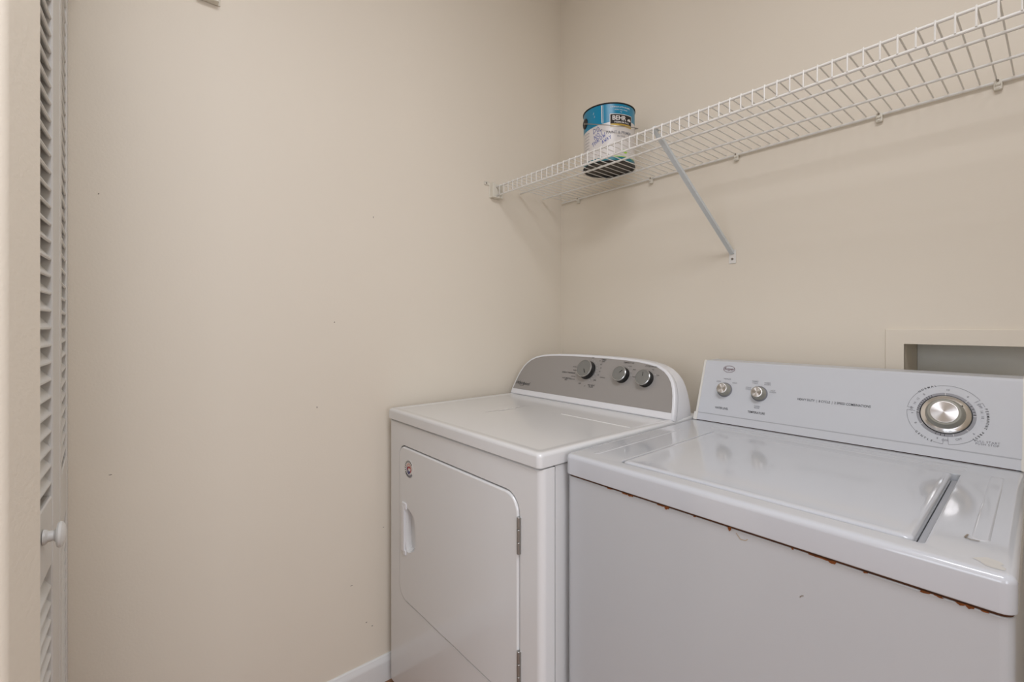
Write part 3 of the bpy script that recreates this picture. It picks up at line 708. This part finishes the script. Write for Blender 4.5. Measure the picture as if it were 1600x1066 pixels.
# diagonal brace
BO = (.7862, 0, 1.4298 - SZ)
A = Vector((.738, SY - .004, SZ + .002)) - Vector((.7862, 0, 1.4298)); B = Vector((0, -.006, .016))
d = (A - B).normalized(); sx_ = Vector((1, 0, 0)); sx_ = (sx_ - d * sx_.dot(d)).normalized(); nn = d.cross(sx_)
if nn.z > 0: nn = -nn                      # underside, towards the room
bm = bmesh.new()
wv = .0068
A2 = A - d * .028
sec = [(-wv, -.001), (wv, -.001), (wv, .009), (wv - .0015, .009), (wv - .0015, .0008), (-wv + .0015, .0008), (-wv + .0015, .009), (-wv, .009)]
loft(bm, [[P + sx_ * a - nn * b for a, b in sec] for P in (B, A2)], True, True)
br = tag(obj('brace', bm, brace_m, sh, BO, angle=20), 'pale grey-blue metal brace running diagonally down to the wall')
bm = bmesh.new()                           # hooked end over the front rails
hk = [A2 - d * .004, A2 + d * .020, A + Vector((0, .006, .004)), A + Vector((-.002, .020, .0045)), A + Vector((-.003, .030, -.002))]
loft(bm, [[P - sx_ * wv * .9 + Vector((0, 0, .0012)), P + sx_ * wv * .9 + Vector((0, 0, .0012)), P + sx_ * wv * .9 - Vector((0, 0, .0012)), P - sx_ * wv * .9 - Vector((0, 0, .0012))] for P in hk], True, True)
obj('hook', bm, brace_m, br, angle=30)
bm = box(-.0115, .0115, -.0035, 0, -.0145, .030, .0015, 2); ptm = obj('wall_plate', bm, wire_m, br)
bm = bmesh.new(); lathe(bm, [(.0045, 0), (.004, .0014), (0, .0018)], 14, Matrix.Translation((0, -.0035, 0)) @ Matrix.Rotation(R(90), 4, 'X')); obj('screw', bm, tin_m, ptm)
bm = box(-.0006, .0006, -.0056, -.0050, -.0036, .0036); obj('screw_slot', bm, dark_m, ptm)
# lone bracket high on the side wall
lb = end_bracket(None, (0, -1.385, 2.135), 'wall_bracket'); tag(lb, 'small cream plastic bracket alone on the bare wall, cut by the top edge', 'bracket')

# ------------------------------------------------------------------ paint can
CR, CHT = .0925, .205
can = tag(empty('paint_can', (.423, -.189, SZ + .0052), R(38.5)), 'blue and white paint can with handwritten note, standing on the wire shelf', 'paint can')
bm = bmesh.new(); lathe(bm, [(CR - .0015, .004), (CR - .001, .006), (CR - .001, CHT - .006), (CR - .0015, CHT - .004)], 72, caps=False); body = obj('body', bm, can_m, can, angle=60)
bm = bmesh.new(); lathe(bm, [(CR - .010, .006), (CR - .006, .0005), (CR - .002, 0), (CR + .001, .0015), (CR + .001, .004), (CR - .002, .0055)], 72, caps=False); obj('bottom_rim', bm, black_m, can)
bm = bmesh.new(); lathe(bm, [(0, .0062), (CR - .03, .0062), (CR - .028, .005), (CR - .009, .005)], 48, caps=False); obj('bottom', bm, mat('can_bottom', (.028, .022, .016), .35, metal=.5), can)
bm = bmesh.new(); lathe(bm, [(CR - .002, CHT - .0055), (CR + .0012, CHT - .004), (CR + .0012, CHT - .001), (CR - .001, CHT), (CR - .006, CHT - .0008), (CR - .010, CHT - .007)], 72, caps=False); obj('top_rim', bm, dark_m, can)
bm = bmesh.new(); lathe(bm, [(CR - .009, CHT - .006), (CR - .014, CHT - .001), (CR - .020, CHT - .001), (CR - .024, CHT - .006), (0, CHT - .006)], 48, caps=False); obj('lid', bm, tin_m, can)
def cyl(u, z, h=.0): a = u / CR; return Vector(((CR - .001 + h) * sin(a), -(CR - .001 + h) * cos(a), z))
def CT(s, u, z, size, m, lift=.0006, rot=0.0, name='lettering', **k):
    me = text_mesh(s, size, **k); ca, sa = cos(rot), sin(rot)
    return obj(name, mapped(me, lambda a, b: cyl(u + a * ca - b * sa, z + a * sa + b * ca, lift), m), parent=body)
def patch(name, u0, u1, z0, z1, m, lift, slant=0.0):
    bm = bmesh.new(); n = 10
    rows = [(bm.verts.new(cyl(u0 + (u1 - u0) * i / n, z0, lift)), bm.verts.new(cyl(u0 + (u1 - u0) * i / n + slant, z1, lift))) for i in range(n + 1)]
    for a, b in zip(rows, rows[1:]): bm.faces.new((a[0], b[0], b[1], a[1]))
    return obj(name, bm, m, body)
U = CR * R(1)        # arc length of one degree
patch('label_edge', -16 * U, -14 * U, .137, CHT - .007, canw_m, .0004, -.0015)
patch('label_edge', -12.5 * U, -11.8 * U, .137, CHT - .007, canw_m, .0004, -.0015)
patch('badge_border', 1.5 * U, 57 * U, .119, .1655, canw_m, .0004)
patch('badge', 2.8 * U, 55.5 * U, .131, .1635, dark_m, .0006)
patch('badge_band', 2.8 * U, 55.5 * U, .1208, .131, gold_m, .0006)
CT('BEHR', 22.5 * U, .1505, .0215, canw_m, lift=.0009, bold=.0006)
CT('PREMIUM PLUS', 29 * U, .1365, .0088, canw_m, lift=.0009, bold=.0002)
bm = bmesh.new(); blob(bm, lambda u, v: cyl(48 * U + u, .148 + v, .0009), .0068, .0055, 3, rough=.5); obj('emblem', bm, canw_m, body)
CT('INTERIOR', 29 * U, .1260, .0052, print_m, lift=.0009)
CT('INTERIOR SATIN ENAMEL', 27 * U, .189, .0068, printw_m, bold=.0002); CT('ULTRA PURE WHITE', 27 * U, .1795, .0056, printw_m); CT('No.', 27 * U, .1725, .0050, printw_m)
CT('1', -36 * U, .177, .011, printw_m, shear=.3); CT('2', -33 * U, .165, .008, printw_m)
CT('PAINT & PRIMER', 24 * U, .1010, .0135, printg_m, bold=.0002)
CT('IN ONE', 27 * U, .0880, .0090, printg_m)
# handwriting in blue ink
GL = {'D': [[(0, 0), (0, 1), (.5, .8), (.6, .4), (0, 0)]], 'o': [[(.3, .55), (0, .3), (.2, 0), (.5, .1), (.5, .45), (.25, .55)]], 'N': [[(0, 0), (.05, 1), (.5, 0), (.6, 1)]],
      'O': [[(.3, 1), (0, .6), (.1, .1), (.45, 0), (.6, .5), (.3, 1)]], 'T': [[(0, .95), (.7, 1)], [(.35, 1), (.3, 0)]], 'H': [[(0, 0), (.05, 1)], [(.5, 0), (.5, 1)], [(0, .5), (.5, .55)]],
      'R': [[(0, 0), (0, 1), (.5, .85), (.45, .55), (0, .5), (.55, 0)]], 'W': [[(0, 1), (.15, 0), (.35, .6), (.5, 0), (.75, 1)]], 'A': [[(0, 0), (.3, 1), (.55, 0)], [(.12, .4), (.45, .4)]], 'Y': [[(0, 1), (.3, .5)], [(.6, 1), (.2, -.1)]]}
def scrawl(word, u, z, size, rot):
    bm = bmesh.new(); cx = 0; ca, sa = cos(rot), sin(rot)
    for ch in word:
        for st in GL[ch]:
            P = []
            for (a, b), (c, e) in zip(st, st[1:]):
                for i in range(4): P.append((a + (c - a) * i / 4, b + (e - b) * i / 4))
            P.append(st[-1])
            for (a, b), (c, e) in zip(P, P[1:]):
                p = [(cx + a * size + b * size * .2, b * size), (cx + c * size + e * size * .2, e * size)]
                (x0, y0), (x1, y1) = [(u + q[0] * ca - q[1] * sa, z + q[0] * sa + q[1] * ca) for q in p]
                dd_ = Vector((x1 - x0, y1 - y0)).normalized(); nx, ny = -dd_.y * .00075, dd_.x * .00075
                bm.faces.new([bm.verts.new(cyl(xx, zz, .0008)) for xx, zz in ((x0 - nx, y0 - ny), (x1 - nx, y1 - ny), (x1 + nx, y1 + ny), (x0 + nx, y0 + ny))])
        cx += size * .85
    tag(obj('handwriting', bm, ink_m, body), 'blue handwritten note')
scrawl('DO', -35 * U, .105, .0165, R(16)); scrawl('NOT', -32 * U, .0835, .0150, R(28)); scrawl('THROW', -37 * U, .0590, .0140, R(32)); scrawl('AWAY', -14 * U, .0640, .0110, R(30))
for k in range(7): patch('fine_print', -66 * U, -48 * U, .050 + k * .011, .0511 + k * .011, printg_m, .0005)
bm = bmesh.new(); blob(bm, lambda u, v: cyl(37 * U + u, .0375 + v, .0008), .0095, .0085, 8, rough=.3); obj('sticker', bm, green_m, body)
patch('label_stripe', 5 * U, 70 * U, .0170, .0195, green_m, .0004)
# bail handle and its ears
phi = R(-66)
e1 = Vector((sin(phi), -cos(phi), 0)); e2 = Vector((cos(phi), sin(phi), 0)); e2 = Vector((-e1.y, e1.x, 0))
for s in (1, -1):
    M = Matrix.Translation(e1 * s * (CR - .003) + Vector((0, 0, .160))) @ (e1 * s).to_track_quat('Z', 'Y').to_matrix().to_4x4()
    bm = bmesh.new(); lathe(bm, [(.0185, 0), (.0180, .004), (.0130, .0065), (.010, .0070), (.008, .0060), (0, .0060)], 28, M); obj('ear', bm, black_m, can)
pts = []
for i in range(41):
    a = pi * i / 40
    rad = CR + .0045
    q = e1 * cos(a) * rad + e2 * sin(a) * (rad + .022) + Vector((0, 0, .160 - .050 * sin(a)))
    pts.append(q)
bm = bmesh.new(); tube(bm, pts, .0015, 8); obj('bail', bm, hinge_m, can)

# ------------------------------------------------------------------ ceiling lamps (out of frame)
def ceiling_fixture(loc, rz, sx, sy, power, label):
    t = tag(empty('ceiling_light', loc, rz), label, 'lamp')
    obj('base', box(-sx / 2 - .03, sx / 2 + .03, -sy / 2 - .03, sy / 2 + .03, -.03, 0, .004), trim_m, t)
    bm = bmesh.new()
    loft(bm, [[(x, y, -.028) for x, y in rrect(-sx / 2, sx / 2, -sy / 2, sy / 2, .04, 5)], [(x, y, -.07) for x, y in rrect(-sx / 2 + .01, sx / 2 - .01, -sy / 2 + .01, sy / 2 - .01, .04, 5)],
              [(x, y, -.085) for x, y in rrect(-sx / 2 + .04, sx / 2 - .04, -sy / 2 + .04, sy / 2 - .04, .03, 5)]], False, True)
    obj('diffuser', bm, lampglass_m, t)
    l = bpy.data.lights.new('tube', 'AREA'); l.shape = 'RECTANGLE'; l.size = sx; l.size_y = sy; l.energy = power; l.color = LAMP_COL
    o = bpy.data.objects.new('tube', l); COL.objects.link(o); o.parent = t; o.location = (0, 0, -.10)
ceiling_fixture((1.80, -1.50, H), 0, 1.2, .60, LAMP_A, 'long frosted ceiling lamp over the alcove opening')
